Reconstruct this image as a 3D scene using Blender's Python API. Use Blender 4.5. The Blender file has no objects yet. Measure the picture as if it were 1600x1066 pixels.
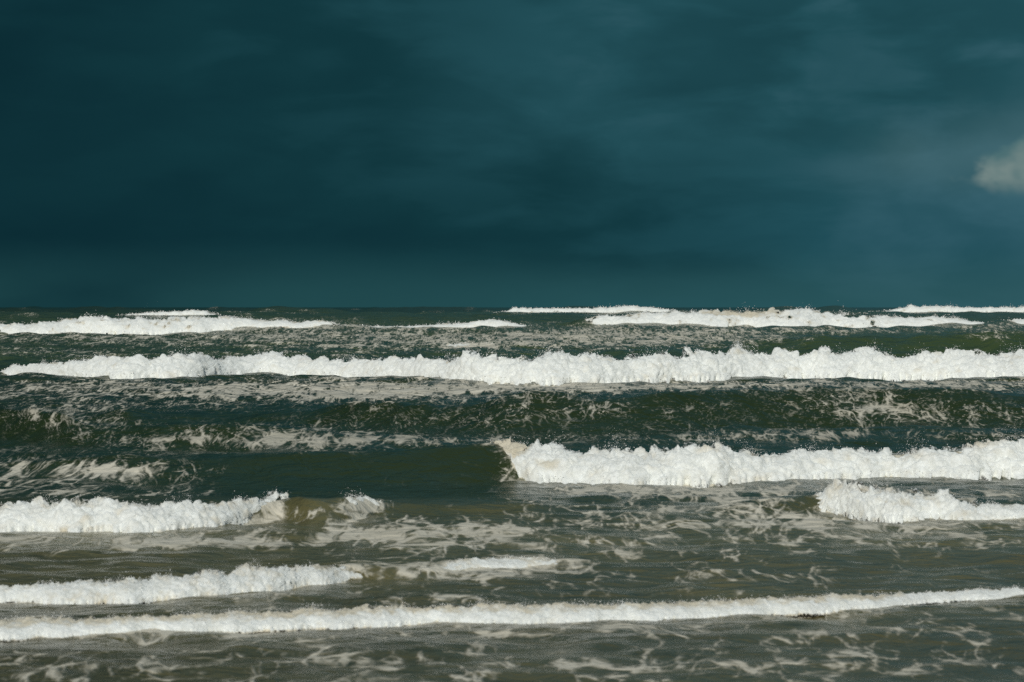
import bpy, math, random
import numpy as np

# ------------------------------------------------------------------ camera, sky, sun, exposure
SC = bpy.context.scene
COL = SC.collection
CAM_H = 3.0            # eye height above the still water (m)
FPX = 4444.0           # 100 mm lens on a 36 mm sensor, in pixels of a 1600 px wide frame
HOR = 480.0            # horizon row of the photograph

cam_d = bpy.data.cameras.new('camera')
cam = bpy.data.objects.new('camera', cam_d)
COL.objects.link(cam)
cam_d.lens = 100.0
cam_d.sensor_width = 36.0
cam_d.clip_start = 0.5
cam_d.clip_end = 60000.0
cam.location = (0, 0, CAM_H)
cam.rotation_euler = (math.radians(90) - math.atan((533 - HOR) / FPX), 0, 0)
cam_d.dof.use_dof = True
cam_d.dof.focus_distance = 85.0
cam_d.dof.aperture_fstop = 4.0
SC.camera = cam

SUN_EL, SUN_AZ = math.radians(33), math.radians(190)   # azimuth clockwise from +Y: behind the camera, to the left
sun_dir = (math.sin(SUN_AZ) * math.cos(SUN_EL), math.cos(SUN_AZ) * math.cos(SUN_EL), math.sin(SUN_EL))
sun_d = bpy.data.lights.new('sun', 'SUN')
sun_d.energy = 2.75
sun_d.angle = math.radians(0.6)
sun_d.color = (1.0, 0.985, 0.93)
sun = bpy.data.objects.new('sun', sun_d)
COL.objects.link(sun)
from mathutils import Vector
sun.rotation_euler = Vector(sun_dir).to_track_quat('Z', 'Y').to_euler()
sun.location = (-20, -30, 40)

SC.cycles.use_denoising = False     # keeps the fine, film-like grain
SC.view_settings.view_transform = 'Standard'
SC.view_settings.look = 'None'
SC.view_settings.exposure = 0.0
SC.view_settings.gamma = 1.0
SC.view_settings.use_curve_mapping = False


class NT:
    """tiny helper for node trees"""
    def __init__(self, tree):
        self.t = tree
        tree.nodes.clear()

    def n(self, typ, **kw):
        nd = self.t.nodes.new(typ)
        for k, v in kw.items():
            setattr(nd, k, v)
        return nd

    def link(self, a, b):
        self.t.links.new(a, b)

    def put(self, sock, v):
        if isinstance(v, bpy.types.NodeSocket):
            self.link(v, sock)
        elif v is not None:
            sock.default_value = v

    def math(self, op, a, b=None, c=None, clamp=False):
        nd = self.n('ShaderNodeMath', operation=op, use_clamp=clamp)
        for i, v in enumerate((a, b, c)):
            self.put(nd.inputs[i], v)
        return nd.outputs[0]

    def vmath(self, op, a, b=None):
        nd = self.n('ShaderNodeVectorMath', operation=op)
        self.put(nd.inputs[0], a)
        if b is not None:
            self.put(nd.inputs[1], b)
        return nd.outputs['Value'] if op in ('DOT_PRODUCT', 'LENGTH') else nd.outputs[0]

    def rng(self, v, a, b, c=0.0, d=1.0, smooth=True):
        nd = self.n('ShaderNodeMapRange', interpolation_type='SMOOTHSTEP' if smooth else 'LINEAR')
        nd.clamp = True
        self.put(nd.inputs['Value'], v)
        self.put(nd.inputs['From Min'], a)
        self.put(nd.inputs['From Max'], b)
        self.put(nd.inputs['To Min'], c)
        self.put(nd.inputs['To Max'], d)
        return nd.outputs[0]

    def mix(self, f, a, b):
        nd = self.n('ShaderNodeMix', data_type='RGBA')
        self.put(nd.inputs[0], f)
        for s, v in ((6, a), (7, b)):
            if isinstance(v, tuple) and len(v) == 3:
                v = v + (1.0,)
            self.put(nd.inputs[s], v)
        return nd.outputs[2]

    def noise(self, vec, scale, detail=4.0, rough=0.5, dist=0.0, out=0, lac=2.0):
        nd = self.n('ShaderNodeTexNoise')
        self.put(nd.inputs['Vector'], vec)
        nd.inputs['Scale'].default_value = scale
        nd.inputs['Detail'].default_value = detail
        nd.inputs['Roughness'].default_value = rough
        nd.inputs['Lacunarity'].default_value = lac
        nd.inputs['Distortion'].default_value = dist
        return nd.outputs[out]


def lin(r, g, b):
    f = lambda c: c / 12.92 if c <= 0.04045 else ((c + 0.055) / 1.055) ** 2.4
    return (f(r / 255), f(g / 255), f(b / 255))


# the sky: a Nishita sky almost wholly covered by a storm bank
world = bpy.data.worlds.new('World')
SC.world = world
world.use_nodes = True
w = NT(world.node_tree)
wo = w.n('ShaderNodeOutputWorld')
bg = w.n('ShaderNodeBackground')
w.link(bg.outputs[0], wo.inputs[0])
tc = w.n('ShaderNodeTexCoord')
dirv = tc.outputs['Generated']
sky = w.n('ShaderNodeTexSky', sky_type='NISHITA')
sky.sun_disc = False
sky.sun_elevation = SUN_EL
sky.sun_rotation = SUN_AZ
sky.air_density = 1.3
sky.dust_density = 1.5
nish = w.vmath('SCALE', sky.outputs[0])
nish.node.inputs['Scale'].default_value = 0.065
sep = w.n('ShaderNodeSeparateXYZ')
w.link(dirv, sep.inputs[0])
az = w.math('ARCTAN2', sep.outputs[0], sep.outputs[1])
el = sep.outputs[2]
st = w.vmath('MULTIPLY', dirv, (1.0, 1.0, 3.2))
tilt = w.vmath('ADD', st, (3.1, 4.2, 2.4))
big = w.noise(tilt, 6.0, 4.0, 0.42, 0.3)
mid = w.noise(w.vmath('ADD', w.vmath('MULTIPLY', dirv, (1.0, 1.0, 2.2)), (7.3, 2.2, 5.1)), 19.0, 4.0, 0.45, 0.4)
lowf = w.noise(w.vmath('ADD', dirv, (0.4, 5.2, 0.1)), 2.0, 2.0, 0.5)
# broad brightening of the bank towards the right, dark heart on the left
grad = w.rng(w.math('ADD', az, w.math('MULTIPLY', el, 0.7)), -0.24, 0.36)
f1 = w.math('ADD', w.math('MULTIPLY', grad, 0.73), w.math('MULTIPLY', w.rng(big, 0.34, 0.74), w.math('ADD', 0.10, w.math('MULTIPLY', grad, 0.24))))
f1 = w.math('ADD', f1, w.math('MULTIPLY', w.math('MULTIPLY', w.rng(mid, 0.45, 0.8), 0.22), w.math('ADD', 0.15, grad)))
layer = w.noise(w.vmath('ADD', w.vmath('MULTIPLY', dirv, (1.0, 1.0, 3.4)), (1.3, 9.2, 2.1)), 15.0, 5.0, 0.52, 0.3)
f1 = w.math('ADD', f1, w.math('MULTIPLY', w.math('SUBTRACT', w.rng(layer, 0.40, 0.64), 0.5), w.math('ADD', 0.05, w.math('MULTIPLY', grad, 0.18))), clamp=True)
cr = w.n('ShaderNodeValToRGB')
w.link(f1, cr.inputs[0])
els = cr.color_ramp.elements
els[0].position, els[0].color = 0.0, lin(11, 42, 50) + (1,)
els[1].position, els[1].color = 1.0, lin(60, 100, 112) + (1,)
e = els.new(0.30); e.color = lin(18, 55, 62) + (1,)
e = els.new(0.62); e.color = lin(34, 77, 86) + (1,)
storm = cr.outputs[0]
# bluer rain veil low on the right, paler band over the horizon on the left
veil = w.math('MULTIPLY', w.rng(el, 0.0, 0.022), w.rng(el, 0.062, 0.026))
veil = w.math('MULTIPLY', veil, w.rng(az, 0.0, 0.16))
storm = w.mix(w.math('MULTIPLY', veil, 0.35), storm, lin(27, 76, 90))
band = w.math('MULTIPLY', w.rng(el, 0.026, 0.001), w.rng(big, 0.1, 0.5))
storm = w.mix(w.math('MULTIPLY', band, 0.70), storm, w.mix(grad, lin(36, 77, 80), lin(46, 88, 94)))
# sunlit heaped cloud tops showing through gaps of the bank
hv = w.vmath('MULTIPLY', dirv, (1.0, 1.0, 1.5))
heap = w.noise(hv, 34.0, 4.0, 0.45, 0.1)
dx = w.math('DIVIDE', w.math('SUBTRACT', az, 0.195), 0.035)
dz = w.math('DIVIDE', w.math('SUBTRACT', el, 0.0475), 0.0125)
rr = w.math('SQRT', w.math('ADD', w.math('MULTIPLY', dx, dx), w.math('MULTIPLY', dz, dz)))
rr = w.math('ADD', rr, w.math('MULTIPLY', w.math('SUBTRACT', heap, 0.5), 1.9))
blob = w.rng(rr, 1.08, 0.84)
blob = w.math('MULTIPLY', blob, w.rng(el, 0.036, 0.046))
haloc = w.math('MULTIPLY', w.rng(rr, 2.6, 0.9), w.rng(el, 0.034, 0.052))
storm = w.mix(w.math('MULTIPLY', haloc, 0.40), storm, lin(72, 106, 112))
lit = w.rng(w.noise(hv, 50.0, 3.0, 0.5), 0.35, 0.65)
storm = w.mix(w.math('MULTIPLY', blob, 0.95), storm, w.mix(lit, lin(76, 110, 114), lin(120, 138, 135)))
# the clear side of the sky the sun shines from lies behind; the bank thins towards it
toward = w.vmath('DOT_PRODUCT', dirv, (sun_dir[0], sun_dir[1], sun_dir[2]))
cover = w.rng(toward, -0.15, 0.75, 1.0, 0.12)
final = w.mix(cover, nish, storm)
w.link(final, bg.inputs['Color'])
bg.inputs['Strength'].default_value = 1.0
world.cycles.sampling_method = 'MANUAL'
world.cycles.sample_map_resolution = 512
SC.cycles.max_bounces = 5
SC.cycles.diffuse_bounces = 3
SC.cycles.glossy_bounces = 3

# ------------------------------------------------------------------ noise in numpy
RS = np.random.RandomState(7)
PERM = RS.permutation(256)
PERM = np.concatenate([PERM, PERM, PERM]).astype(np.int64)
G3 = np.array([[1,1,0],[-1,1,0],[1,-1,0],[-1,-1,0],[1,0,1],[-1,0,1],[1,0,-1],[-1,0,-1],
               [0,1,1],[0,-1,1],[0,1,-1],[0,-1,-1],[1,1,0],[-1,1,0],[0,-1,1],[0,-1,-1]], float)
ANG = np.linspace(0, 2*np.pi, 257)[:256]
G2 = np.stack([np.cos(ANG), np.sin(ANG)], 1)


def fade(t):
    return t*t*t*(t*(t*6-15)+10)


def pn2(x, y):
    xi = np.floor(x).astype(np.int64); yi = np.floor(y).astype(np.int64)
    xf = x-xi; yf = y-yi
    xi &= 255; yi &= 255
    u, v = fade(xf), fade(yf)
    def g(ix, iy, fx, fy):
        h = PERM[PERM[(ix) & 255] + ((iy) & 255)]
        return G2[h, 0]*fx + G2[h, 1]*fy
    a = g(xi, yi, xf, yf); b = g(xi+1, yi, xf-1, yf)
    c = g(xi, yi+1, xf, yf-1); d = g(xi+1, yi+1, xf-1, yf-1)
    return ((a + u*(b-a))*(1-v) + (c + u*(d-c))*v) * 1.4


def pn3(x, y, z):
    xi = np.floor(x).astype(np.int64); yi = np.floor(y).astype(np.int64); zi = np.floor(z).astype(np.int64)
    xf = x-xi; yf = y-yi; zf = z-zi
    u, v, q = fade(xf), fade(yf), fade(zf)
    def g(dx, dy, dz):
        h = PERM[PERM[PERM[(xi+dx) & 255] + ((yi+dy) & 255)] + ((zi+dz) & 255)] & 15
        gr = G3[h]
        return gr[..., 0]*(xf-dx) + gr[..., 1]*(yf-dy) + gr[..., 2]*(zf-dz)
    def lx(dy, dz):
        a = g(0, dy, dz); return a + u*(g(1, dy, dz)-a)
    def ly(dz):
        a = lx(0, dz); return a + v*(lx(1, dz)-a)
    a = ly(0)
    return a + q*(ly(1)-a)


def sstep(a, b, x):
    t = np.clip((x-a)/(b-a), 0, 1)
    return t*t*(3-2*t)


# ------------------------------------------------------------------ the waves
# Each wave is measured along its length as (column, crest row, foot row, face depth in metres, breaking 0..1)
# in the photograph's pixels; measure() turns that into distances and heights in metres.
PX = np.arange(-420, 2021, 1.0)


def smooth(a, s):
    k = np.exp(-0.5*(np.arange(-3*s, 3*s+1)/s)**2); k /= k.sum()
    return np.convolve(np.pad(a, 3*s, mode='edge'), k, mode='valid')


WAVES = [
 dict(key='shore', low=.80, patchy=.30, label='low thin foam line of the nearest wave running across the bottom',
  pts=[(-300,966,1000,.30,1),(0,963,995,.30,1),(200,960,992,.30,1),(300,956,988,.30,1),(400,951,984,.3,1),(500,948,980,.3,1),(600,945,978,.3,1),(700,942,975,.3,1),
       (800,940,974,.3,1),(900,939,973,.3,1),(1000,938,970,.3,1),(1100,936,966,.3,1),(1200,931,961,.28,1),(1300,927,955,.25,1),(1380,927,948,.2,1),(1450,924,941,.18,1),(1520,919,936,.16,1),(1600,918,935,.16,1),(1900,912,930,.16,1)],
  Lb=.9, spike=.16, froth=.7, thin=.60, fringe=.55),
 dict(key='left_low', patchy=0.4, label='low whitewater roller on the left, second from the beach',
  pts=[(-300,918,942,.3,1),(0,915,940,.3,1),(100,910,941,.3,1),(200,904,940,.32,1),(300,896,935,.35,1),(350,892,930,.35,1),(400,888,925,.35,1),(450,884,921,.35,1),(500,884,915,.35,1),(540,884,908,.4,.7),(580,883,906,.45,.55),
       (640,884,903,.5,.38),(700,877,898,.45,.55),(740,872,892,.4,1),(800,871,890,.4,1),(850,872,889,.4,.85),(900,879,891,.45,.3),(940,885,892,.5,0),(1000,890,892,.5,0),(1900,892,892,.5,0)],
  Lb=1.1, spike=.14, froth=.8, thin=.25, fringe=.35),
 dict(key='left_curl', label='breaking wave at left with whitewater ending in a sandy curl',
  pts=[(-300,786,826,.5,1),(0,785,828,.5,1),(100,783,830,.5,1),(200,782,830,.5,1),(300,785,827,.5,1),(350,784,822,.5,1),(400,779,815,.55,1),(430,774,812,.6,1),(450,771,812,.8,.5),(480,776,822,1.1,0),(515,780,824,1.2,.1),(545,777,816,.9,.9),(580,775,808,.7,.95),(605,781,805,.6,.4),
       (660,787,806,.7,0),(740,788,806,.7,0),(820,789,805,.7,0),(880,797,804,.7,0),(940,803,804,.7,0),(1900,804,804,.7,0)],
  Lb=1.6, spike=.16, froth=1, thin=.2, fringe=.3),
 dict(key='right_small', low=.84, patchy=.08, label='short whitewater mound at right with brown sandy water below it',
  pts=[(-300,806,806,.6,0),(1000,806,806,.6,0),(1080,800,806,.7,0),(1140,792,806,.8,0),(1200,782,806,.8,0),(1250,772,804,.8,0),(1275,765,800,.7,.5),(1300,756,800,.6,1),(1340,752,806,.6,1),(1400,757,812,.6,1),(1450,765,812,.6,1),(1500,777,814,.5,1),(1540,783,814,.5,1),(1600,787,813,.5,1),(1700,788,813,.5,1),(1900,790,813,.5,1)],
  Lb=1.5, spike=.2, froth=1, thin=.15, fringe=.3),
 dict(key='main', patchy=.16, label='tall breaking wave with smooth dark face left and white broken roller right',
  pts=[(-300,738,746,1.8,0),(0,727,748,1.8,0),(100,719,750,1.8,0),(180,713,753,1.9,0),(260,717,756,2.0,0),(340,714,758,2.2,0),(450,711,760,2.3,0),(550,707,761,2.3,0),(650,704,761,2.2,0),(720,697,760,2.0,0),(755,689,758,1.7,0),(772,685,756,1.5,.5),(790,690,755,1.2,.95),(830,697,754,.85,1),(900,702,755,.7,1),(950,706,757,.7,1),(990,700,757,.7,1),(1030,695,756,.7,1),(1055,701,756,.7,1),(1100,706,757,.7,1),(1200,706,752,.7,1),(1300,706,749,.7,1),(1360,700,748,.7,1),(1430,696,747,.7,1),(1500,692,747,.7,1),(1530,689,747,.7,1),(1600,690,746,.7,1),(1900,690,745,.7,1)],
  Lb=2.6, spike=.34, froth=1, thin=.12, fringe=.25),
 dict(key='laced', label='dark swell at left with lacy foam streaks over its face',
  pts=[(-300,650,680,2.5,0),(0,642,690,2.5,0),(40,639,695,2.5,0),(100,648,700,2.5,0),(150,664,704,2.3,0),(250,667,707,2.2,0),(350,664,708,2.2,0),(450,669,709,2.2,0),(560,678,708,2.2,0),(640,682,706,2.2,0),(740,690,705,2,0),(900,697,700,2,0),(1000,700,700,2,0),(1900,700,700,2,0)],
  Lb=2.6, spike=0, froth=0, thin=0, fringe=0),
 dict(key='swell', label='long dark green unbroken swell in the middle, right half of the frame',
  pts=[(-300,655,655,2.5,0),(100,655,656,2.5,0),(160,647,658,2.5,0),(200,643,660,2.5,0),(260,650,662,2.5,0),(340,652,664,2.5,0),(440,643,668,3,0),(550,631,675,3,0),(650,631,682,3,0),(740,627,686,3,0),(800,618,688,3,0),(850,612,688,3,0),(880,615,688,3,0),(925,626,688,3,0),(1000,618,688,3,0),(1050,611,688,3,0),(1100,608,686,3,0),(1200,613,684,3,0),(1300,606,682,3,0),(1400,611,682,3,0),(1500,605,682,3,0),(1600,610,682,3,0),(1900,608,682,3,0)],
  Lb=3.5, spike=0, froth=0, thin=0, fringe=0),
 dict(key='fore', label='low dark swell between the long green swell and the tall breaker at right',
  pts=[(-300,696,696,2,0),(860,694,695,2,0),(940,682,696,2,0),(1050,674,697,2.2,0),(1150,670,697,2.2,0),(1300,674,697,2.2,0),(1420,668,697,2.2,0),(1520,672,697,2.2,0),(1600,670,697,2.2,0),(1900,672,697,2.2,0)],
  Lb=2.6, spike=0, froth=0, thin=0, fringe=0),
 dict(key='long', patchy=.18, label='longest white breaker spanning nearly the whole width, behind the dark swell',
  pts=[(-420,584,586,1.2,0),(-60,580,586,1.2,0),(0,576,585,1.2,.2),(20,571,585,1.2,1),(100,564,590,1.2,1),(200,558,593,1.2,1),(300,554,592,1.2,1),(350,558,588,1.2,1),(410,552,586,1.2,1),(500,560,588,1.2,1),(560,563,590,1.2,1),(610,559,592,1.2,1),(680,560,595,1.2,1),(750,554,599,1.2,1),(800,557,600,1.2,1),(900,553,600,1.2,1),(960,558,599,1.2,1),(1040,553,597,1.2,1),(1100,545,595,1.2,1),(1130,548,594,1.2,1),(1180,552,593,1.2,1),(1260,549,592,1.2,1),(1280,545,592,1.2,1),(1310,550,592,1.2,1),(1360,547,592,1.2,1),(1400,552,592,1.2,1),(1500,552,592,1.2,1),(1600,552,592,1.2,1),(1900,552,592,1.2,1)],
  Lb=4, spike=.20, froth=.9, thin=.05, fringe=.12),
 dict(key='green', label='smooth olive green swell at far right, just behind the longest breaker',
  pts=[(-300,556,556,5,0),(900,556,557,5,0),(1000,548,560,5,0),(1100,540,562,5,0),(1200,533,563,5,0),(1280,528,564,5,0),(1400,525,564,5,0),(1500,524,564,5,0),(1600,521,564,5,0),(1900,520,564,5,0)],
  Lb=7, spike=0, froth=0, thin=0, fringe=0),
 dict(key='cap_mid', patchy=0.6, label='small cream whitecap in the choppy water behind the longest breaker',
  pts=[(-300,548,548,2,0),(640,547,548,2,0),(680,541,548,2,.4),(695,538,548,2,1),(730,537,547,2,1),(770,536,547,2,1),(782,542,548,2,.4),(820,547,548,2,0),(1900,548,548,2,0)],
  Lb=4, spike=.3, froth=.8, thin=.3, fringe=.5),
 dict(key='far_left', low=.86, patchy=0.75, fixed=(305., 0), label='far white breaker on the left below the horizon',
  pts=[(-420,506,522,3.5,1),(0,504,523,3.5,1),(50,504,525,3.5,1),(100,497,525,3.5,1),(150,492,525,3.5,1),(200,495,525,3.5,1),(260,494,524,3.5,1),(300,493,522,3.5,1),(350,491,519,3.5,1),(380,493,515,3.5,1),(420,499,511,3.5,1),(470,502,511,3.5,1),(520,500,513,3.5,.9),(535,504,516,4,.3),(560,509,516,4,.8),(620,508,516,4,.8),(690,507,515,4,.9),(740,501,513,4,.9),(770,498,510,4,.9),(800,500,510,4,.8),(825,504,510,4,.3),(860,508,512,4,0),(930,512,513,4,0),(1900,513,513,4,0)],
  Lb=9, spike=.14, froth=.65, thin=.15, fringe=.3),
 dict(key='far_right', low=.84, patchy=.85, fixed=(340., 0), label='far white breaker on the right with a yellowish crest touching the horizon',
  pts=[(-420,512,512,4,0),(820,511,512,4,0),(870,505,511,4,0),(900,497,510,4,0),(915,493,510,4,.5),(950,490,508,4,1),(1000,487,509,4,1),(1060,486,510,4,1),(1120,484,512,4,1),(1170,481,515,4,1),(1230,480,520,4,1),(1280,480,520,4,1),(1300,485,515,4,1),(1340,486,513,4,1),(1380,489,514,4,1),(1420,494,513,4,1),(1460,492,511,4,1),(1490,495,508,4,1),(1520,498,508,4,.6),(1560,494,508,4,.4),(1600,492,508,4,.6),(1700,495,508,4,.5),(1900,500,508,4,.3)],
  Lb=10, spike=.10, froth=.6, thin=.1, fringe=.2),
 dict(key='cap_left', patchy=0.6, label='small distant whitecap on the horizon at left', fixed=(455., 2.05),
  pts=[(-420,492,492,4,0),(180,492,492,4,0),(208,489.5,492,4,.6),(250,488,492,4,1),(290,485.5,492,4,1),(310,484,492,4,1),(322,485,492,4,.7),(345,489,492,4,0),(400,492,492,4,0),(1900,492,492,4,0)],
  Lb=10, spike=.2, froth=.6, thin=.15, fringe=.3),
 dict(key='cap_centre', patchy=0.6, label='distant whitecap breaking along the horizon right of centre', fixed=(470., 2.3),
  pts=[(-420,489,489,4,0),(760,489,489,4,0),(790,485,489,4,.5),(803,481,488,4,1),(850,482,487,4,1),(900,482,487,4,1),(960,480,488,4,1),(985,477,488,4,1),(1005,479.5,487,4,1),(1040,482,486,4,.6),(1100,488,489,4,0),(1900,489,489,4,0)],
  Lb=10, spike=.2, froth=.6, thin=.1, fringe=.3),
 dict(key='cap_right', patchy=0.6, label='distant whitecap line on the horizon at the far right edge', fixed=(480., 2.35),
  pts=[(-420,489,489,4,0),(1340,489,489,4,0),(1380,485,488,4,.5),(1425,478,488,4,1),(1470,479,487,4,1),(1530,480,487,4,1),(1600,480,488,4,1),(1700,481,488,4,1),(1900,484,489,4,.4)],
  Lb=10, spike=.2, froth=.6, thin=.1, fringe=.3),
]


def measure(wv):
    p = np.array(wv['pts'], float)
    yc, yf, L, b = [np.interp(PX, p[:, 0], p[:, i]) for i in (1, 2, 3, 4)]
    far = wv['key'].startswith(('far', 'cap'))
    yc = smooth(yc, 5 if far else 7); yf = smooth(yf, 12); L = smooth(L, 18); b = smooth(b, 7)
    if 'fixed' in wv:                       # whitecap riding high on a swell: its foot is not at sea level
        dc = np.full_like(PX, wv['fixed'][0])
        h = CAM_H - dc*(yc-HOR)/FPX
        foot = np.clip(CAM_H - dc*(yf-HOR)/FPX, 0, None)
        df = dc - L
        wv['fz'] = np.clip(foot - 0.05, 0, None)
    else:
        df = CAM_H*FPX/(yf-HOR)
        df = smooth(df, 10)
        dc = df + L
        h = CAM_H - dc*(yc-HOR)/FPX
        wv['fz'] = np.zeros_like(PX)
    h = np.clip(h, 0, None)
    wv.update(yc=yc, yf=yf, L=L, b=b, b2=smooth(np.clip(b, 0, 1), 45), b3=smooth(np.clip(b, 0, 1), 22), df=df, dc=dc, h=h)


for wv in WAVES:
    measure(wv)


def at(wv, name, px):
    return np.interp(px, PX, wv[name])


# ------------------------------------------------------------------ the sea surface as one measured height field
def rows():
    d = 5.0
    out = []
    spans = []
    for wv in WAVES:
        m = (PX > -100) & (PX < 1700) & (wv['h'] > 0.04)
        if 'fixed' in wv or not m.any():
            continue
        lo, hi = np.percentile(wv['df'][m], 2), np.percentile(wv['dc'][m], 98)
        spans.append((lo-0.1, hi+0.3*np.median(wv['L'][m]), max(np.median(wv['L'][m])/10, hi*0.0016)))
    while d < 30000:
        out.append(d)
        if d < 18: s = 0.02*d
        elif d < 45: s = 0.0055*d
        elif d < 620: s = 0.0075*d
        else: s = 0.035*d
        for lo, hi, q in spans:
            if lo <= d <= hi:
                s = min(s, q)
        d += s
    return np.array(out)


ROW = rows()
tin = np.linspace(-0.19, 0.19, 580)
tin = np.concatenate([np.linspace(-0.285, -0.19, 56)[:-1], tin, np.linspace(0.19, 0.285, 56)[1:]])
tout = 0.285*np.exp(np.linspace(0.03, 2.6, 32))
TC = np.concatenate([-tout[::-1], tin, tout])
T, D = np.meshgrid(TC, ROW)
X = T*D
PXG = np.clip(800 + T*FPX, PX[0], PX[-1])
print('sea grid', T.shape)


def sea_height():
    lg = np.log(D)
    A = np.interp(lg, np.log([5, 22, 30, 50, 100, 200, 320, 600, 2000, 30000]),
                  [.018, .036, .066, .095, .24, .54, .72, .7, .5, .0])
    near = D < 1500
    n = np.zeros_like(D)
    xs, ys, ds = X[near], D[near], D[near]
    wl = np.interp(ds, [5, 25, 60, 120, 300, 700], [.9, 1.2, 2.4, 4.0, 8.0, 14])
    # same noise fields everywhere, blended by distance so that offshore chop is longer
    acc = np.zeros_like(xs)
    for wlen in (1.1, 2.3, 4.6, 9.0, 17.0):
        wt = np.exp(-0.5*(np.log(wl/wlen)/0.62)**2)
        v = pn2(xs/wlen/1.5 + 11.3*wlen, ys/wlen*0.95 + 3.1*wlen + 0.35*pn2(xs/wlen*0.5, ys/wlen*0.5))
        ridge = 1 - 2*np.abs(v)
        acc += wt*(0.55*v + 0.45*(ridge-0.45))
        v2 = pn2(xs/wlen*2.1 + 5.0, ys/wlen*2.4 + 9.0)
        acc += wt*0.35*v2
    n[near] = acc
    Z = A*n
    # open-sea swell beyond the outer bar
    off = sstep(480, 580, D)*sstep(9000, 1500, D)
    Z += off*4.2*np.clip(pn2(X/34+4.2, D/60+1.7), -.25, 1) + off*0.5*pn2(X/22+8.2, D/12+0.7)
    best = np.zeros_like(D)
    own = np.full(D.shape, -1, np.int16)
    calm = np.zeros_like(D)
    sed_w = np.zeros_like(D)
    for k, wv in enumerate(WAVES):
        h = at(wv, 'h', PXG); df = at(wv, 'df', PXG); dc = at(wv, 'dc', PXG); L = dc-df
        b = at(wv, 'b', PXG)
        r = np.clip((D-df)/L, 0, 1)
        f = 0.35*r*r*(3-2*r) + 0.65*r**2.1
        # broken water stands up as a rounded bore just under its foam
        r2 = np.clip((D-(dc-.85*L))/(.85*L), 0, 1)
        bb = np.clip(b, 0, 1)
        b3 = at(wv, 'b3', PXG)
        f = f*(1-b3) + b3*np.sin(np.pi/2*r2)**1.1
        s = (D-dc)/wv['Lb']
        back = np.where(s < 0, 1, 1/(1+np.clip(s, 0, None)**2*1.6)**1.2)
        # under a broken roller the water lies lower than the foam
        hh = h*(1-(1-(.72 if wv['key'] in ('main', 'left_curl', 'long') else .64)*wv.get('low', .93)/.93)*at(wv, 'b2', PXG))
        c = hh*np.where(D < dc, f, back)
        if 'fixed' in wv:
            fz = np.minimum(at(wv, 'fz', PXG), hh)
            rr = np.clip((D-(dc-L-18))/18, 0, 1)
            c = np.where(D < dc, fz*rr*rr*(3-2*rr) + (hh-fz)*f, hh*back)
        up = c > best
        best = np.maximum(best, c)
        inside = (D > df-0.05*L) & (D < dc+0.55*wv['Lb']) & (h > 0.05*wv['h'].max()+0.03) & (c >= best-1e-9)
        inside &= np.abs(T) < 0.284
        if 'fixed' in wv:
            inside &= (D > dc-12)
        own[inside] = k
        face = np.exp(-((D-(dc-0.4*L))/(0.8*L))**2)*np.clip(h/0.4, 0, 1)
        calm = np.maximum(calm, face*(0.65 if D.max() else 0))
    Z = Z*(1-calm*0.40) + best
    return Z, own, n


Z, OWN, CHOP = sea_height()
PY = HOR + (CAM_H-Z)*FPX/D        # row at which each point of the surface is seen (to lay the foam patches)

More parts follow.
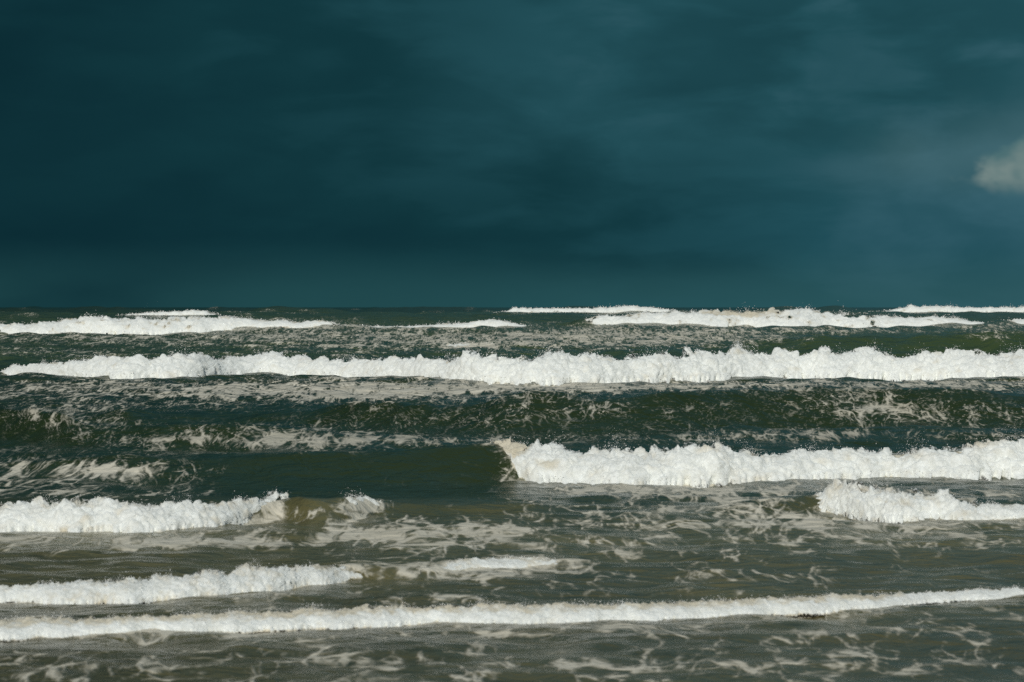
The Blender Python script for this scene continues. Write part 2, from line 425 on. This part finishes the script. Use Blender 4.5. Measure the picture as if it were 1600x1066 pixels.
# foam lying on the water: patches measured on the photograph, (column, row, half width, half height, amount)
PATCH = [
 # wash in front of and around the near waves
 (300,1040,600,24,.20),(900,1045,500,28,.24),(1400,1030,350,26,.22),(60,1035,140,20,.26),(800,1075,1200,16,.22),(640,1020,260,14,.10),
 (400,995,500,10,.30),(1100,985,500,10,.28),(1500,960,260,14,.30),(1300,1000,200,12,.12),(1250,1040,90,10,.18),
 (300,955,400,10,.16),(700,930,300,14,.18),(1100,910,400,20,.14),
 # between the left low wave and the left curl
 (150,845,320,14,.48),(330,850,160,10,.32),(650,845,220,18,.34),(900,860,250,18,.28),(700,895,130,12,.36),(640,880,200,10,.30),
 (1250,850,380,20,.20),(1000,890,320,16,.20),(1550,850,110,10,.26),(1330,835,160,12,.30),
 (150,885,200,10,-.25),(480,870,150,10,-.1),
 # right field under the main breaker
 (1000,765,260,10,.55),(1300,768,280,10,.40),(1500,772,160,12,.30),(1180,790,120,14,.42),(1080,815,180,16,.42),
 (1250,815,150,14,.42),(820,815,160,22,.26),(950,790,160,14,.22),(1500,820,160,10,.38),(700,820,130,20,.32),(560,830,90,12,.45),
 (480,800,50,14,.30),(570,790,40,10,.45),(1360,808,40,5,-.5),(1500,806,50,8,-.35),(700,800,120,8,-.30),
 # foam field at left behind the curl
 (90,750,200,22,.46),(220,735,120,14,.42),(60,725,120,10,.40),(330,760,80,10,.20),(200,772,160,8,.30),
 # lacy swell
 (480,684,130,17,.50),(250,690,120,12,.36),(350,682,160,14,.36),(80,645,90,12,.46),(120,662,90,10,.40),(580,690,100,12,.44),(700,690,120,6,.34),
 (40,703,120,5,.16),(180,708,120,4,.20),
 # trough between long breaker and dark swell
 (200,612,260,14,.42),(420,605,260,16,.46),(250,632,180,8,.28),(600,612,220,12,.44),(850,606,260,8,.50),(1200,602,450,7,.52),(1550,602,200,7,.5),
 (560,622,120,8,.36),(80,600,120,6,.30),
 # dark swell faces
 (1370,640,60,17,.46),(1400,632,160,18,.26),(1280,622,90,10,.20),(1500,650,140,16,.22),(1050,650,600,30,.10),(1230,680,160,10,.34),(1000,685,260,8,.24),
 (860,630,70,10,.26),(960,640,160,14,.12),(620,660,160,14,.10),(1350,676,180,8,.34),(1540,680,100,8,.34),(680,655,90,14,.14),
 # behind long breaker
 (300,530,380,10,.36),(700,525,260,14,.42),(430,512,140,10,.36),(560,545,180,6,.24),(1000,520,150,12,.42),(1120,530,160,12,.34),(860,535,200,10,.34),
 (1200,516,120,5,.30),(1400,517,120,4,.34),(1560,512,100,6,.36),(100,550,200,8,.22),(1500,540,260,10,-.3),(1340,540,120,10,-.2),
 (100,487,120,4,.05),(600,488,200,4,.02),(450,500,80,4,.2),
]
PATCH += [(560,752,240,26,-.55),(700,735,110,30,-.3)]
FOAM = np.full(D.shape, 0.05)
inf = np.abs(T) < 1.2
for (cx, cy, rx, ry, a) in PATCH:
    # edge patches go on outside the frame
    px = PXG
    g = np.exp(-(((px-cx)/rx)**2 + ((PY-cy)/ry)**2))
    FOAM += a*g
FOAM += (0.10*pn2(X/2.6, D/7.0) + 0.08*pn2(X/.9+3, D/2.6))*sstep(.05, .3, FOAM)
FOAM += sstep(80, 130, D)*(0.22*pn2(X/9+2, D/26) + 0.16*pn2(X/3.5+7, D/11))*sstep(.05, .3, FOAM)
FOAM += .06*sstep(60, 40, D)
FOAM += sstep(90, 100, D)*sstep(122, 114, D)*(.30*pn2(X/5.0, D/.9)+.2*pn2(X/1.5, D/.5))
FOAM = np.where(D > 520, FOAM*0.8, FOAM)
# small crests of the chop carry foam
FOAM += sstep(.30, .75, CHOP)*np.interp(D, [20, 50, 120, 300, 700], [.12, .16, .36, .55, .34])
# foam trails left behind broken crests
for wv in WAVES:
    b = at(wv, 'b', PXG); dc = at(wv, 'dc', PXG); h = at(wv, 'h', PXG)
    df = at(wv, 'df', PXG) if 'fixed' not in wv else dc-2*at(wv, 'h', PXG)
    ahead = (df-D)/(1.5*wv['Lb'])
    FOAM += (0.6 if 'fixed' not in wv else .25)*b*b*(D > df-.1)*(D < dc)*sstep(.02, .2, h)
    FOAM += (0.16 if wv['key'] in ('long', 'main') else .17)*b*np.exp(-np.clip(ahead, 0, None)*1.5)*(ahead > -.5)*(D < dc)*sstep(.02, .2, h)
    s = (D-dc)/(wv['Lb'])
    FOAM += 0.35*b*np.exp(-np.clip(s, 0, None)*1.2)*(s > 0)*sstep(.02, .2, h)
FOAM = np.clip(FOAM, 0, 1)
SED = np.interp(D, [0, 26, 37, 46, 60, 120, 300, 2000], [.36, .32, .62, .06, .02, .06, .10, .0])
SED = np.clip(SED + 0.25*(SED > .3)*pn2(X/1.7+3, D/5+8), 0, 1)

# ------------------------------------------------------------------ materials
def base_mat(name):
    m = bpy.data.materials.new(name)
    m.use_nodes = True
    t = NT(m.node_tree)
    out = t.n('ShaderNodeOutputMaterial')
    pr = t.n('ShaderNodeBsdfPrincipled')
    t.link(pr.outputs[0], out.inputs[0])
    return m, t, pr


def attr(t, name):
    return t.n('ShaderNodeAttribute', attribute_name=name).outputs['Fac']


def water_material():
    m, t, pr = base_mat('sea_water')
    pos = t.n('ShaderNodeNewGeometry').outputs['Position']
    dens = attr(t, 'foam'); sed = attr(t, 'sediment')
    # foam rafts are drawn out across the surf the further out they lie
    sp0 = t.n('ShaderNodeSeparateXYZ')
    t.link(pos, sp0.inputs[0])
    cmb = t.n('ShaderNodeCombineXYZ')
    t.link(sp0.outputs[0], cmb.inputs[0])
    t.link(t.math('MULTIPLY', t.math('LOGARITHM', t.math('MAXIMUM', sp0.outputs[1], 1.0), 2.718), 9.5), cmb.inputs[1])
    t.link(t.math('MULTIPLY', sp0.outputs[2], 1.6), cmb.inputs[2])
    p = cmb.outputs[0]
    wv = t.noise(p, 0.8, 3.0, 0.5, out=1)
    wv = t.vmath('SCALE', t.vmath('SUBTRACT', wv, (0.5, 0.5, 0.5)))
    wv.node.inputs['Scale'].default_value = 1.05
    pw = t.vmath('ADD', p, wv)
    n1 = t.noise(pw, 2.3, 6.0, 0.66, 0.3)
    vo = t.n('ShaderNodeTexVoronoi', feature='DISTANCE_TO_EDGE')
    t.link(pw, vo.inputs['Vector']); vo.inputs['Scale'].default_value = 3.1
    lace = t.rng(vo.outputs['Distance'], 0.0, 0.16, 1.0, 0.0)
    vo2 = t.n('ShaderNodeTexVoronoi', feature='DISTANCE_TO_EDGE')
    t.link(pw, vo2.inputs['Vector']); vo2.inputs['Scale'].default_value = 6.5
    lace2 = t.rng(vo2.outputs['Distance'], 0.0, 0.2, 1.0, 0.0)
    mm = t.math('ADD', n1, t.math('MULTIPLY', lace, 0.11))
    mm = t.math('ADD', mm, t.math('MULTIPLY', lace2, 0.055))
    thr = t.rng(dens, 0.0, 1.0, 0.76, 0.40, smooth=False)
    ex = t.math('SUBTRACT', mm, thr)
    film = t.rng(ex, -0.08, 0.10)                      # thin milky film
    core = t.rng(ex, -0.04, 0.15)                      # thicker bubble rafts and strands
    sepf = t.n('ShaderNodeSeparateXYZ')
    t.link(pos, sepf.inputs[0])
    swell = t.math('MULTIPLY', t.rng(sepf.outputs[1], 50.0, 56.0), t.rng(sepf.outputs[1], 90.0, 76.0))
    core = t.math('MULTIPLY', core, t.math('SUBTRACT', 1.0, t.math('MULTIPLY', swell, 0.35)))
    foam = t.math('ADD', t.math('MULTIPLY', film, 0.24), t.math('MULTIPLY', core, 0.64))
    foam = t.math('MULTIPLY', foam, t.rng(dens, 0.02, 0.32, 0.12, 1.0))
    # fine torn specks scattered over the wave faces
    fleck = t.noise(t.vmath('MULTIPLY', pw, (1.0, 1.2, 1.6)), 11.0, 3.0, 0.55, 0.6)
    fleck = t.rng(fleck, 0.54, 0.66)
    fleck = t.math('MULTIPLY', fleck, t.rng(sepf.outputs[1], 42.0, 52.0))
    gate = t.math('MULTIPLY', t.rng(dens, 0.04, 0.40), t.rng(n1, 0.36, 0.58))
    foam = t.math('MAXIMUM', foam, t.math('MULTIPLY', t.math('MULTIPLY', fleck, gate), 0.68))
    # body colour of the water: dark green offshore, sandy olive over the shallow bar
    sn = t.noise(t.vmath('MULTIPLY', pos, (1, .35, 1)), 0.55, 3.0, 0.5)
    sd = t.math('ADD', sed, t.math('MULTIPLY', t.math('SUBTRACT', sn, 0.5), t.math('MULTIPLY', sed, 0.9)), clamp=True)
    sepp = t.n('ShaderNodeSeparateXYZ')
    t.link(pos, sepp.inputs[0])
    outer = t.math('MULTIPLY', t.rng(sepp.outputs[1], 105.0, 170.0), t.rng(sepp.outputs[1], 900.0, 350.0))
    inner = t.rng(sepp.outputs[1], 46.0, 30.0)
    deep = t.mix(outer, (0.0130, 0.0245, 0.0075), (0.026, 0.050, 0.019))
    deep = t.mix(inner, deep, (0.050, 0.044, 0.017))
    body = t.mix(sd, deep, (0.170, 0.150, 0.068))
    fcol = t.mix(t.noise(pos, 0.9, 3.0, 0.5), (0.55, 0.505, 0.39), (0.66, 0.64, 0.56))
    col = t.mix(foam, body, fcol)
    t.link(col, pr.inputs['Base Color'])
    t.link(t.math('ADD', t.math('MULTIPLY', foam, 0.60), 0.20), pr.inputs['Roughness'])
    pr.inputs['IOR'].default_value = 1.333
    pr.inputs['Specular Tint'].default_value = (1.0, 0.94, 0.64, 1)
    # ripples
    rp = t.noise(t.vmath('MULTIPLY', pos, (0.8, 1.0, 1.0)), 2.2, 4.0, 0.58, 0.6)
    rp2 = t.noise(pos, 6.0, 2.0, 0.5)
    hsum = t.math('ADD', t.math('MULTIPLY', rp, 0.11), t.math('MULTIPLY', rp2, 0.016))
    hsum = t.math('ADD', hsum, t.math('MULTIPLY', foam, 0.02))
    rp3 = t.noise(t.vmath('MULTIPLY', pos, (0.55, 0.8, 0.8)), 0.8, 3.0, 0.55, 0.4)
    hsum = t.math('ADD', hsum, t.math('MULTIPLY', rp3, t.rng(sepf.outputs[1], 40.0, 110.0, 0.10, 0.65)))
    bp = t.n('ShaderNodeBump')
    bp.inputs['Strength'].default_value = 0.8
    bp.inputs['Distance'].default_value = 1.0
    t.link(hsum, bp.inputs['Height'])
    t.link(bp.outputs[0], pr.inputs['Normal'])
    return m


def foam_material():
    m, t, pr = base_mat('whitewater_foam')
    pos = t.n('ShaderNodeNewGeometry').outputs['Position']
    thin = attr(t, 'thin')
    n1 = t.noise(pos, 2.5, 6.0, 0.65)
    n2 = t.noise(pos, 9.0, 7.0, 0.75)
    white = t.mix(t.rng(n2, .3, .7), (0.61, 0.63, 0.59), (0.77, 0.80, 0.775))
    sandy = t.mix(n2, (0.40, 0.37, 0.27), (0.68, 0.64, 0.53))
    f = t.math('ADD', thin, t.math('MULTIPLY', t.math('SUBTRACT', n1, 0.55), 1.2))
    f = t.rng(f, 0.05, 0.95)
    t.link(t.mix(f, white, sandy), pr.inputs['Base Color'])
    pr.inputs['Roughness'].default_value = 0.75
    pr.inputs['IOR'].default_value = 1.2
    pr.inputs['Specular IOR Level'].default_value = 0.2
    bp = t.n('ShaderNodeBump')
    bp.inputs['Strength'].default_value = 0.45
    bp.inputs['Distance'].default_value = 0.05
    t.link(t.noise(pos, 13.0, 6.0, 0.75), bp.inputs['Height'])
    t.link(bp.outputs[0], pr.inputs['Normal'])
    # froth thins out into loose flecks along its torn rim
    fr = attr(t, 'fringe')
    fl = t.noise(pos, 9.0, 7.0, 0.72)
    lo = t.math('SUBTRACT', t.math('MULTIPLY', fr, 0.78), 0.16)
    alpha = t.rng(t.math('SUBTRACT', fl, lo), 0.0, 0.14)
    t.link(alpha, pr.inputs['Alpha'])
    return m


def spray_material():
    m, t, pr = base_mat('spray_drops')
    pr.inputs['Base Color'].default_value = (0.80, 0.80, 0.77, 1)
    pr.inputs['Roughness'].default_value = 0.6
    pr.inputs['Specular IOR Level'].default_value = 0.2
    return m


M_WATER, M_FOAM, M_SPRAY = water_material(), foam_material(), spray_material()


# ------------------------------------------------------------------ mesh helpers
def build(name, V, F, mat, attrs=None, normals=None, parent=None, loc=(0, 0, 0), shade=True):
    """V (n,3) in world metres, F (m,k) indices; the object sits at loc"""
    me = bpy.data.meshes.new(name)
    V = np.asarray(V, np.float32) - np.asarray(loc, np.float32)
    n, k = F.shape
    me.vertices.add(len(V)); me.vertices.foreach_set('co', V.ravel())
    me.loops.add(n*k); me.loops.foreach_set('vertex_index', F.astype(np.int32).ravel())
    me.polygons.add(n)
    me.polygons.foreach_set('loop_start', np.arange(0, n*k, k, dtype=np.int32))
    me.polygons.foreach_set('loop_total', np.full(n, k, np.int32))
    me.update(calc_edges=True)
    me.polygons.foreach_set('use_smooth', np.full(n, shade, bool))
    for an, av in (attrs or {}).items():
        a = me.attributes.new(an, 'FLOAT', 'POINT')
        a.data.foreach_set('value', np.asarray(av, np.float32).ravel())
    if normals is not None:
        me.normals_split_custom_set_from_vertices(normals.astype(np.float32))
    me.materials.append(mat)
    o = bpy.data.objects.new(name, me)
    COL.objects.link(o)
    if parent is not None:
        o.parent = parent
    else:
        o.location = loc
    return o


def grid_normals(P):
    du = np.gradient(P, axis=1); dv = np.gradient(P, axis=0)
    n = np.cross(du, dv)
    n /= np.linalg.norm(n, axis=2, keepdims=True)+1e-12
    return n


# ------------------------------------------------------------------ sea and wave bodies from the height field
NR, NC = T.shape
P = np.stack([X, D, Z], 2)
NRM = grid_normals(P)
NRM[NRM[..., 2] < 0] *= -1
idx = np.arange(NR*NC).reshape(NR, NC)
Q = np.stack([idx[:-1, :-1], idx[:-1, 1:], idx[1:, 1:], idx[1:, :-1]], 2).reshape(-1, 4)
QO = OWN[:-1, :-1].reshape(-1)
PV, NV, FV, SV = P.reshape(-1, 3), NRM.reshape(-1, 3), FOAM.reshape(-1), SED.reshape(-1)


def piece(name, mask, parent=None, loc=(0, 0, 0)):
    q = Q[mask]
    used, inv = np.unique(q, return_inverse=True)
    return build(name, PV[used], inv.reshape(-1, 4), M_WATER, dict(foam=FV[used], sediment=SV[used]),
                 normals=NV[used], parent=parent, loc=loc)


sea = piece('sea', QO < 0)
sea['kind'] = 'structure'

# ------------------------------------------------------------------ broken water
OCT_V = np.array([[1,0,0],[-1,0,0],[0,1,0],[0,-1,0],[0,0,1],[0,0,-1]], float)
OCT_F = np.array([[0,2,4],[2,1,4],[1,3,4],[3,0,4],[2,0,5],[1,2,5],[3,1,5],[0,3,5]])


def drops(pos, rad, rng):
    n = len(pos)
    sc = rad[:, None, None]*(0.7+0.7*rng.rand(n, 1, 3))
    a = rng.rand(n)*6.283
    ca, sa = np.cos(a)[:, None], np.sin(a)[:, None]
    v = np.repeat(OCT_V[None], n, 0)*sc
    vx = v[..., 0]*ca - v[..., 2]*sa; vz = v[..., 0]*sa + v[..., 2]*ca
    v = np.stack([vx, v[..., 1], vz], 2) + pos[:, None, :]
    f = OCT_F[None] + (np.arange(n)*6)[:, None, None]
    return v.reshape(-1, 3), f.reshape(-1, 3)


def roller(wv, k, root, loc):
    rng = np.random.RandomState(100+k)
    dmean = float(np.median(wv['df'][(wv['b'] > .3) & (PX > 0) & (PX < 1600)]))
    mpp = dmean/FPX*1.5                       # metres per rendered pixel at that distance
    lim = 415 if dmean < 60 else 200
    m = (wv['b'] > 0.06) & (PX > -lim) & (PX < 1600+lim)
    lo, hi = PX[m].min(), PX[m].max()
    step = 1.7 if dmean < 200 else 2.0
    px = np.arange(lo, hi, step)
    h0 = at(wv, 'h', px); hmax = h0.max()
    nv = int(np.clip(2.6*np.median(h0)/mpp*0.85, 22, 84))
    tt = (px-800)/FPX
    b = np.clip(at(wv, 'b', px), 0, 1)
    dc, L, fz = at(wv, 'dc', px), at(wv, 'L', px), at(wv, 'fz', px)
    df = at(wv, 'df', px)
    h = h0 - fz
    bt = smooth(b, max(2, int(10/step)))
    hs = smooth(h, 12)
    # ragged crest
    sc = hs.mean()
    xw = tt*dc
    sp = wv['spike']
    j = pn2(xw/(1.9*sc)+k*3.3, np.full_like(xw, 2.2+k)); j2 = pn2(xw/(.62*sc)+k, np.full_like(xw, 7.7+k))
    crest = h*wv.get('low', .93)*(1 + .10*j + sp*(0.50*np.clip(j, -.5, 1) + 0.30*j2))
    foot_w = 0.5*hs*(pn2(xw/(1.3*sc)+9, np.full_like(xw, 4.4+k)) + .5*pn2(xw/(.4*sc)+2, np.full_like(xw, 6.4+k)))
    foot_f = .5*hs*(pn2(xw/(.14*sc)+2, np.full_like(xw, 6.4+k)) + pn2(xw/(.3*sc)+2, np.full_like(xw, 1.4+k)))
    v = np.linspace(0, 1, nv)
    vf = 0.74
    V, U = np.meshgrid(v, px, indexing='ij')
    r = np.clip(V/vf, 0, 1); q = np.clip((V-vf)/(1-vf), 0, 1)
    zc = np.sin(np.pi/2*r)**1.0
    s_front = .55*r**1.5 + .45*r
    Lr = np.minimum(1.7*L, 2.0*hs+0.1)*(1+.35*pn2(xw/(2.2*sc)+5, np.full_like(xw, 9.4+k)))
    dfoot = dc - Lr + smooth(foot_w, 5)
    Dd = np.where(V <= vf, dfoot[None]+(dc-dfoot)[None]*s_front, dc[None] + 1.1*hs[None]*q)
    Zz = fz[None] - 0.12*hs[None]*(1-np.clip(r*4, 0, 1)) + crest[None]*zc*(1-0.75*q**1.7)
    Zz = np.where(V > vf, np.minimum(Zz, (fz+crest*(1-0.85*q**1.5))), Zz)
    sink = (1-np.clip(bt*1.15, 0, 1))*hs*(.9 if wv['key'] != 'main' else .4)
    Zz = Zz - sink[None]
    Xx = ((px-800)/FPX)[None]*Dd
    B = np.stack([Xx, Dd, Zz], 2)
    N = np.stack([np.zeros_like(Dd), -np.gradient(Zz, axis=0), np.gradient(Dd, axis=0)], 2)   # out of the rolling front
    N /= np.linalg.norm(N, axis=2, keepdims=True)+1e-9
    NG = grid_normals(B)
    NG[(NG*N).sum(2) < 0] *= -1
    N = .45*N + .55*NG
    N /= np.linalg.norm(N, axis=2, keepdims=True)+1e-9
    # where the roller ends it tucks into the unbroken face
    if wv['key'] in ('main', 'left_curl'):
        e = (U-(764+36*np.clip(1-r, 0, 1)**1.1))/48 if wv['key'] == 'main' else np.where(U > 500, 1, (452-62*np.clip(1-r, 0, 1)-U)/55)
        e = np.clip(e, 0, 1)
        B[..., 1] += (1-e)**1.6*0.75*Lr[None]*(1-.6*r)
    # billowing froth, largest lumps first
    B[..., 1] += foot_f[None]*sstep(.25, .0, r)
    amp = np.zeros_like(Xx)
    H = hs[None]
    x, y, z = B[..., 0], B[..., 1], B[..., 2]
    wx = pn3(x/(.7*sc)+5, y/(.7*sc), z/(.7*sc))*0.25*sc
    N0 = N.copy()
    for wl, a, bill in ((1.3, .16, 0), (.62, .17, 1), (.31, .09, 1), (.16, .04, 1), (.08, .024, 1), (.045, .016, 1)):
        if wl*sc < 1.6*mpp:
            continue
        wll = wl*sc
        nz = pn3((x+wx)/wll+k*7.1, (y+wx)/wll+3.3, z/wll/0.9+wl*31)
        amp += a*((np.abs(nz)*2-0.45) if bill else nz)
    env = np.clip(r*3.2, 0.18, 1)*np.clip(1.15-q, 0.2, 1)
    fr = wv['froth']
    # towards the crest the lumps are thrown up and torn
    top = sstep(.60, .97, r)*(1-.8*q)
    B = B + N*(amp*env*(1+.35*top)*H*fr)[..., None]
    side = pn3(x/(.36*sc)+k+3, y/(.36*sc)+2, z/(.3*sc)) + .5*pn3(x/(.16*sc)+k+5, y/(.16*sc)+2, z/(.14*sc))
    B[..., 0] += side*H*.17*(.25+top)
    jet = (np.clip(j, 0, 1)[None]*1.3)**2 + .30
    up1 = pn3(x/(.5*sc)+k, y/(.5*sc), z/(.6*sc)+4)
    up2 = pn3(x/(.15*sc)+k, y/(.15*sc), z/(.15*sc)+8)
    up3 = pn3(x/(.07*sc)+k, y/(.07*sc), z/(.07*sc)+2)
    B[..., 2] += top*H*sp*jet*.7*up1
    B += N0*(top*H*sp*jet*(.40*np.abs(up2) + .10*np.abs(up3)))[..., None]
    ND = -grid_normals(B)
    ND[(ND*N0).sum(2) < 0] *= -1
    NS = .52*N0 + .48*ND
    NS /= np.linalg.norm(NS, axis=2, keepdims=True)+1e-9
    # density of the foam decides where it is torn away
    xx, yy, zz = B[..., 0], B[..., 1], B[..., 2]
    tear = pn3(xx/(.30*sc)+1.7, yy/(.3*sc)+k, zz/(.22*sc)) + .6*pn3(xx/(.11*sc)+4, yy/(.11*sc), zz/(.09*sc))
    dens = b[None]*1.6 - 0.45 + 0*V
    dens = dens - 0.55*np.clip(1-r*6, 0, 1) - 1.3*np.clip(q-.25, 0, 1)
    if wv['key'] == 'main':          # the curl leans out over the smooth face: its lower part starts further right
        edge = 764 + 36*np.clip(1-r*1.0, 0, 1)**1.1
        dens = np.minimum(dens, (U-edge)/16 - 0.25)
    if wv['key'] == 'left_curl':
        edge = 452 - 62*np.clip(1-r, 0, 1)
        second = (U > 500)
        dens = np.where(second, dens - .25, np.minimum(dens, (edge-U)/16))
    patch = pn3(xx/(1.1*sc)+3.7, yy/(1.1*sc)+k, zz/(.7*sc)) + .5*pn3(xx/(.4*sc)+1, yy/(.4*sc), zz/(.3*sc)+k)
    dens = dens - wv.get('patchy', .35)*sstep(.05, .7, patch)*1.6
    if wv['key'] == 'far_right':
        dens = dens - 1.5*np.exp(-((U-1340)/34)**4)*sstep(.50, .62, r)*(U > 1285)
    keep = dens + 0.55*tear > -0.35
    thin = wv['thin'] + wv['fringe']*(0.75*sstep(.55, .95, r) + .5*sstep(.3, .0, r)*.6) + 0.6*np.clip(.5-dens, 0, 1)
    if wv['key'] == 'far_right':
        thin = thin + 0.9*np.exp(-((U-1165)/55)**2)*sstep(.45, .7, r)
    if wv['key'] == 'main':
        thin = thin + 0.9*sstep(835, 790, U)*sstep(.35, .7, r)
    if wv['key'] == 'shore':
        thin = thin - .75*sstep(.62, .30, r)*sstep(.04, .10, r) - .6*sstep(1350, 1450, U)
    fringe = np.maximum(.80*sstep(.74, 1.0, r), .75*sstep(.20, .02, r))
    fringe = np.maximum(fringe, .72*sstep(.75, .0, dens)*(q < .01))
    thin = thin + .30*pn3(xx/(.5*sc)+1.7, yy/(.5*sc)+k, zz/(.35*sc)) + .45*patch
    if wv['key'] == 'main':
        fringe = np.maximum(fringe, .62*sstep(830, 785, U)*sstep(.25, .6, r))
    ii = np.arange(Xx.size).reshape(Xx.shape)
    q4 = np.stack([ii[:-1, :-1], ii[:-1, 1:], ii[1:, 1:], ii[1:, :-1]], 2).reshape(-1, 4)
    kk = keep[:-1, :-1] & keep[1:, 1:] & keep[1:, :-1] & keep[:-1, 1:]
    q4 = q4[kk.reshape(-1)]
    if not len(q4):
        return
    used, inv = np.unique(q4, return_inverse=True)
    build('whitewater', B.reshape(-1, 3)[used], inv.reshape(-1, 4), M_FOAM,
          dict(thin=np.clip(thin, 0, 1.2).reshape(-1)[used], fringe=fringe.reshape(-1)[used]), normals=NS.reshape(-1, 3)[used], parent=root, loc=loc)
    # thrown drops above the ragged crest and froth specks on its face
    cand = np.argwhere(keep & (r > .8) & (q < .3))
    face = np.argwhere(keep & ((r > .85) | (r < .2)) & (r > .05))
    pl, rl = [], []
    ns = int(min(18000, 17*len(px)*wv['froth'])) if sp > 0 else 0
    if len(cand) and ns:
        c = cand[rng.randint(len(cand), size=ns)]
        gust = np.clip(pn2(px/52.0+k*2, np.full_like(px, 3.0))*2.2+.12, 0, 1.3)*np.clip(.45+pn2(px/9.0, np.full_like(px, 1.0+k)), 0, 1)
        g = gust[c[:, 1]]
        ok = rng.rand(ns) < g*1.6
        c, g = c[ok], g[ok]
        p0 = B[c[:, 0], c[:, 1]].copy()
        up = rng.exponential(.19, len(c))*hs[c[:, 1]]*(0.35+1.1*g)*(.5+sp*2)
        p0[:, 2] += up
        p0[:, 0] += rng.randn(len(c))*.09*hs[c[:, 1]]
        p0[:, 1] += rng.rand(len(c))*.4*hs[c[:, 1]]
        pl.append(p0); rl.append(mpp*(0.16+0.42*rng.rand(len(c))**3)*np.clip(1.2-up/hs[c[:, 1]], .5, 1))
    nf = int(len(face)*0.16)
    if nf:
        c = face[rng.randint(len(face), size=nf)]
        p0 = B[c[:, 0], c[:, 1]] + N[c[:, 0], c[:, 1]]*(mpp*rng.rand(nf, 1)*1.2)
        pl.append(p0); rl.append(mpp*(.2+.5*rng.rand(nf)**2))
    if pl:
        vv, ff = drops(np.concatenate(pl), np.concatenate(rl), rng)
        o = build('spray', vv, ff, M_SPRAY, parent=root, loc=loc)
        o['kind'] = 'stuff'


for k, wv in enumerate(WAVES):
    mid = int(np.argmax(wv['h']*((PX > 0) & (PX < 1600))))
    loc = ((PX[mid]-800)/FPX*wv['dc'][mid], wv['dc'][mid], 0.0)
    broken = bool((wv['b'] > .5).any())
    root = bpy.data.objects.new('breaking_wave' if broken else 'swell_wave', None)
    COL.objects.link(root)
    root.location = loc
    root['label'] = wv['label']
    root['category'] = 'wave'
    root['group'] = 'breaking waves' if broken else 'unbroken swells'
    mask = QO == k
    if mask.any():
        piece('wave_face', mask, parent=root, loc=loc)
    if broken:
        roller(wv, k, root, loc)

tris = sum(len(o.data.loops) - 2*len(o.data.polygons) for o in bpy.data.objects if o.type == 'MESH')
print('triangles', tris)
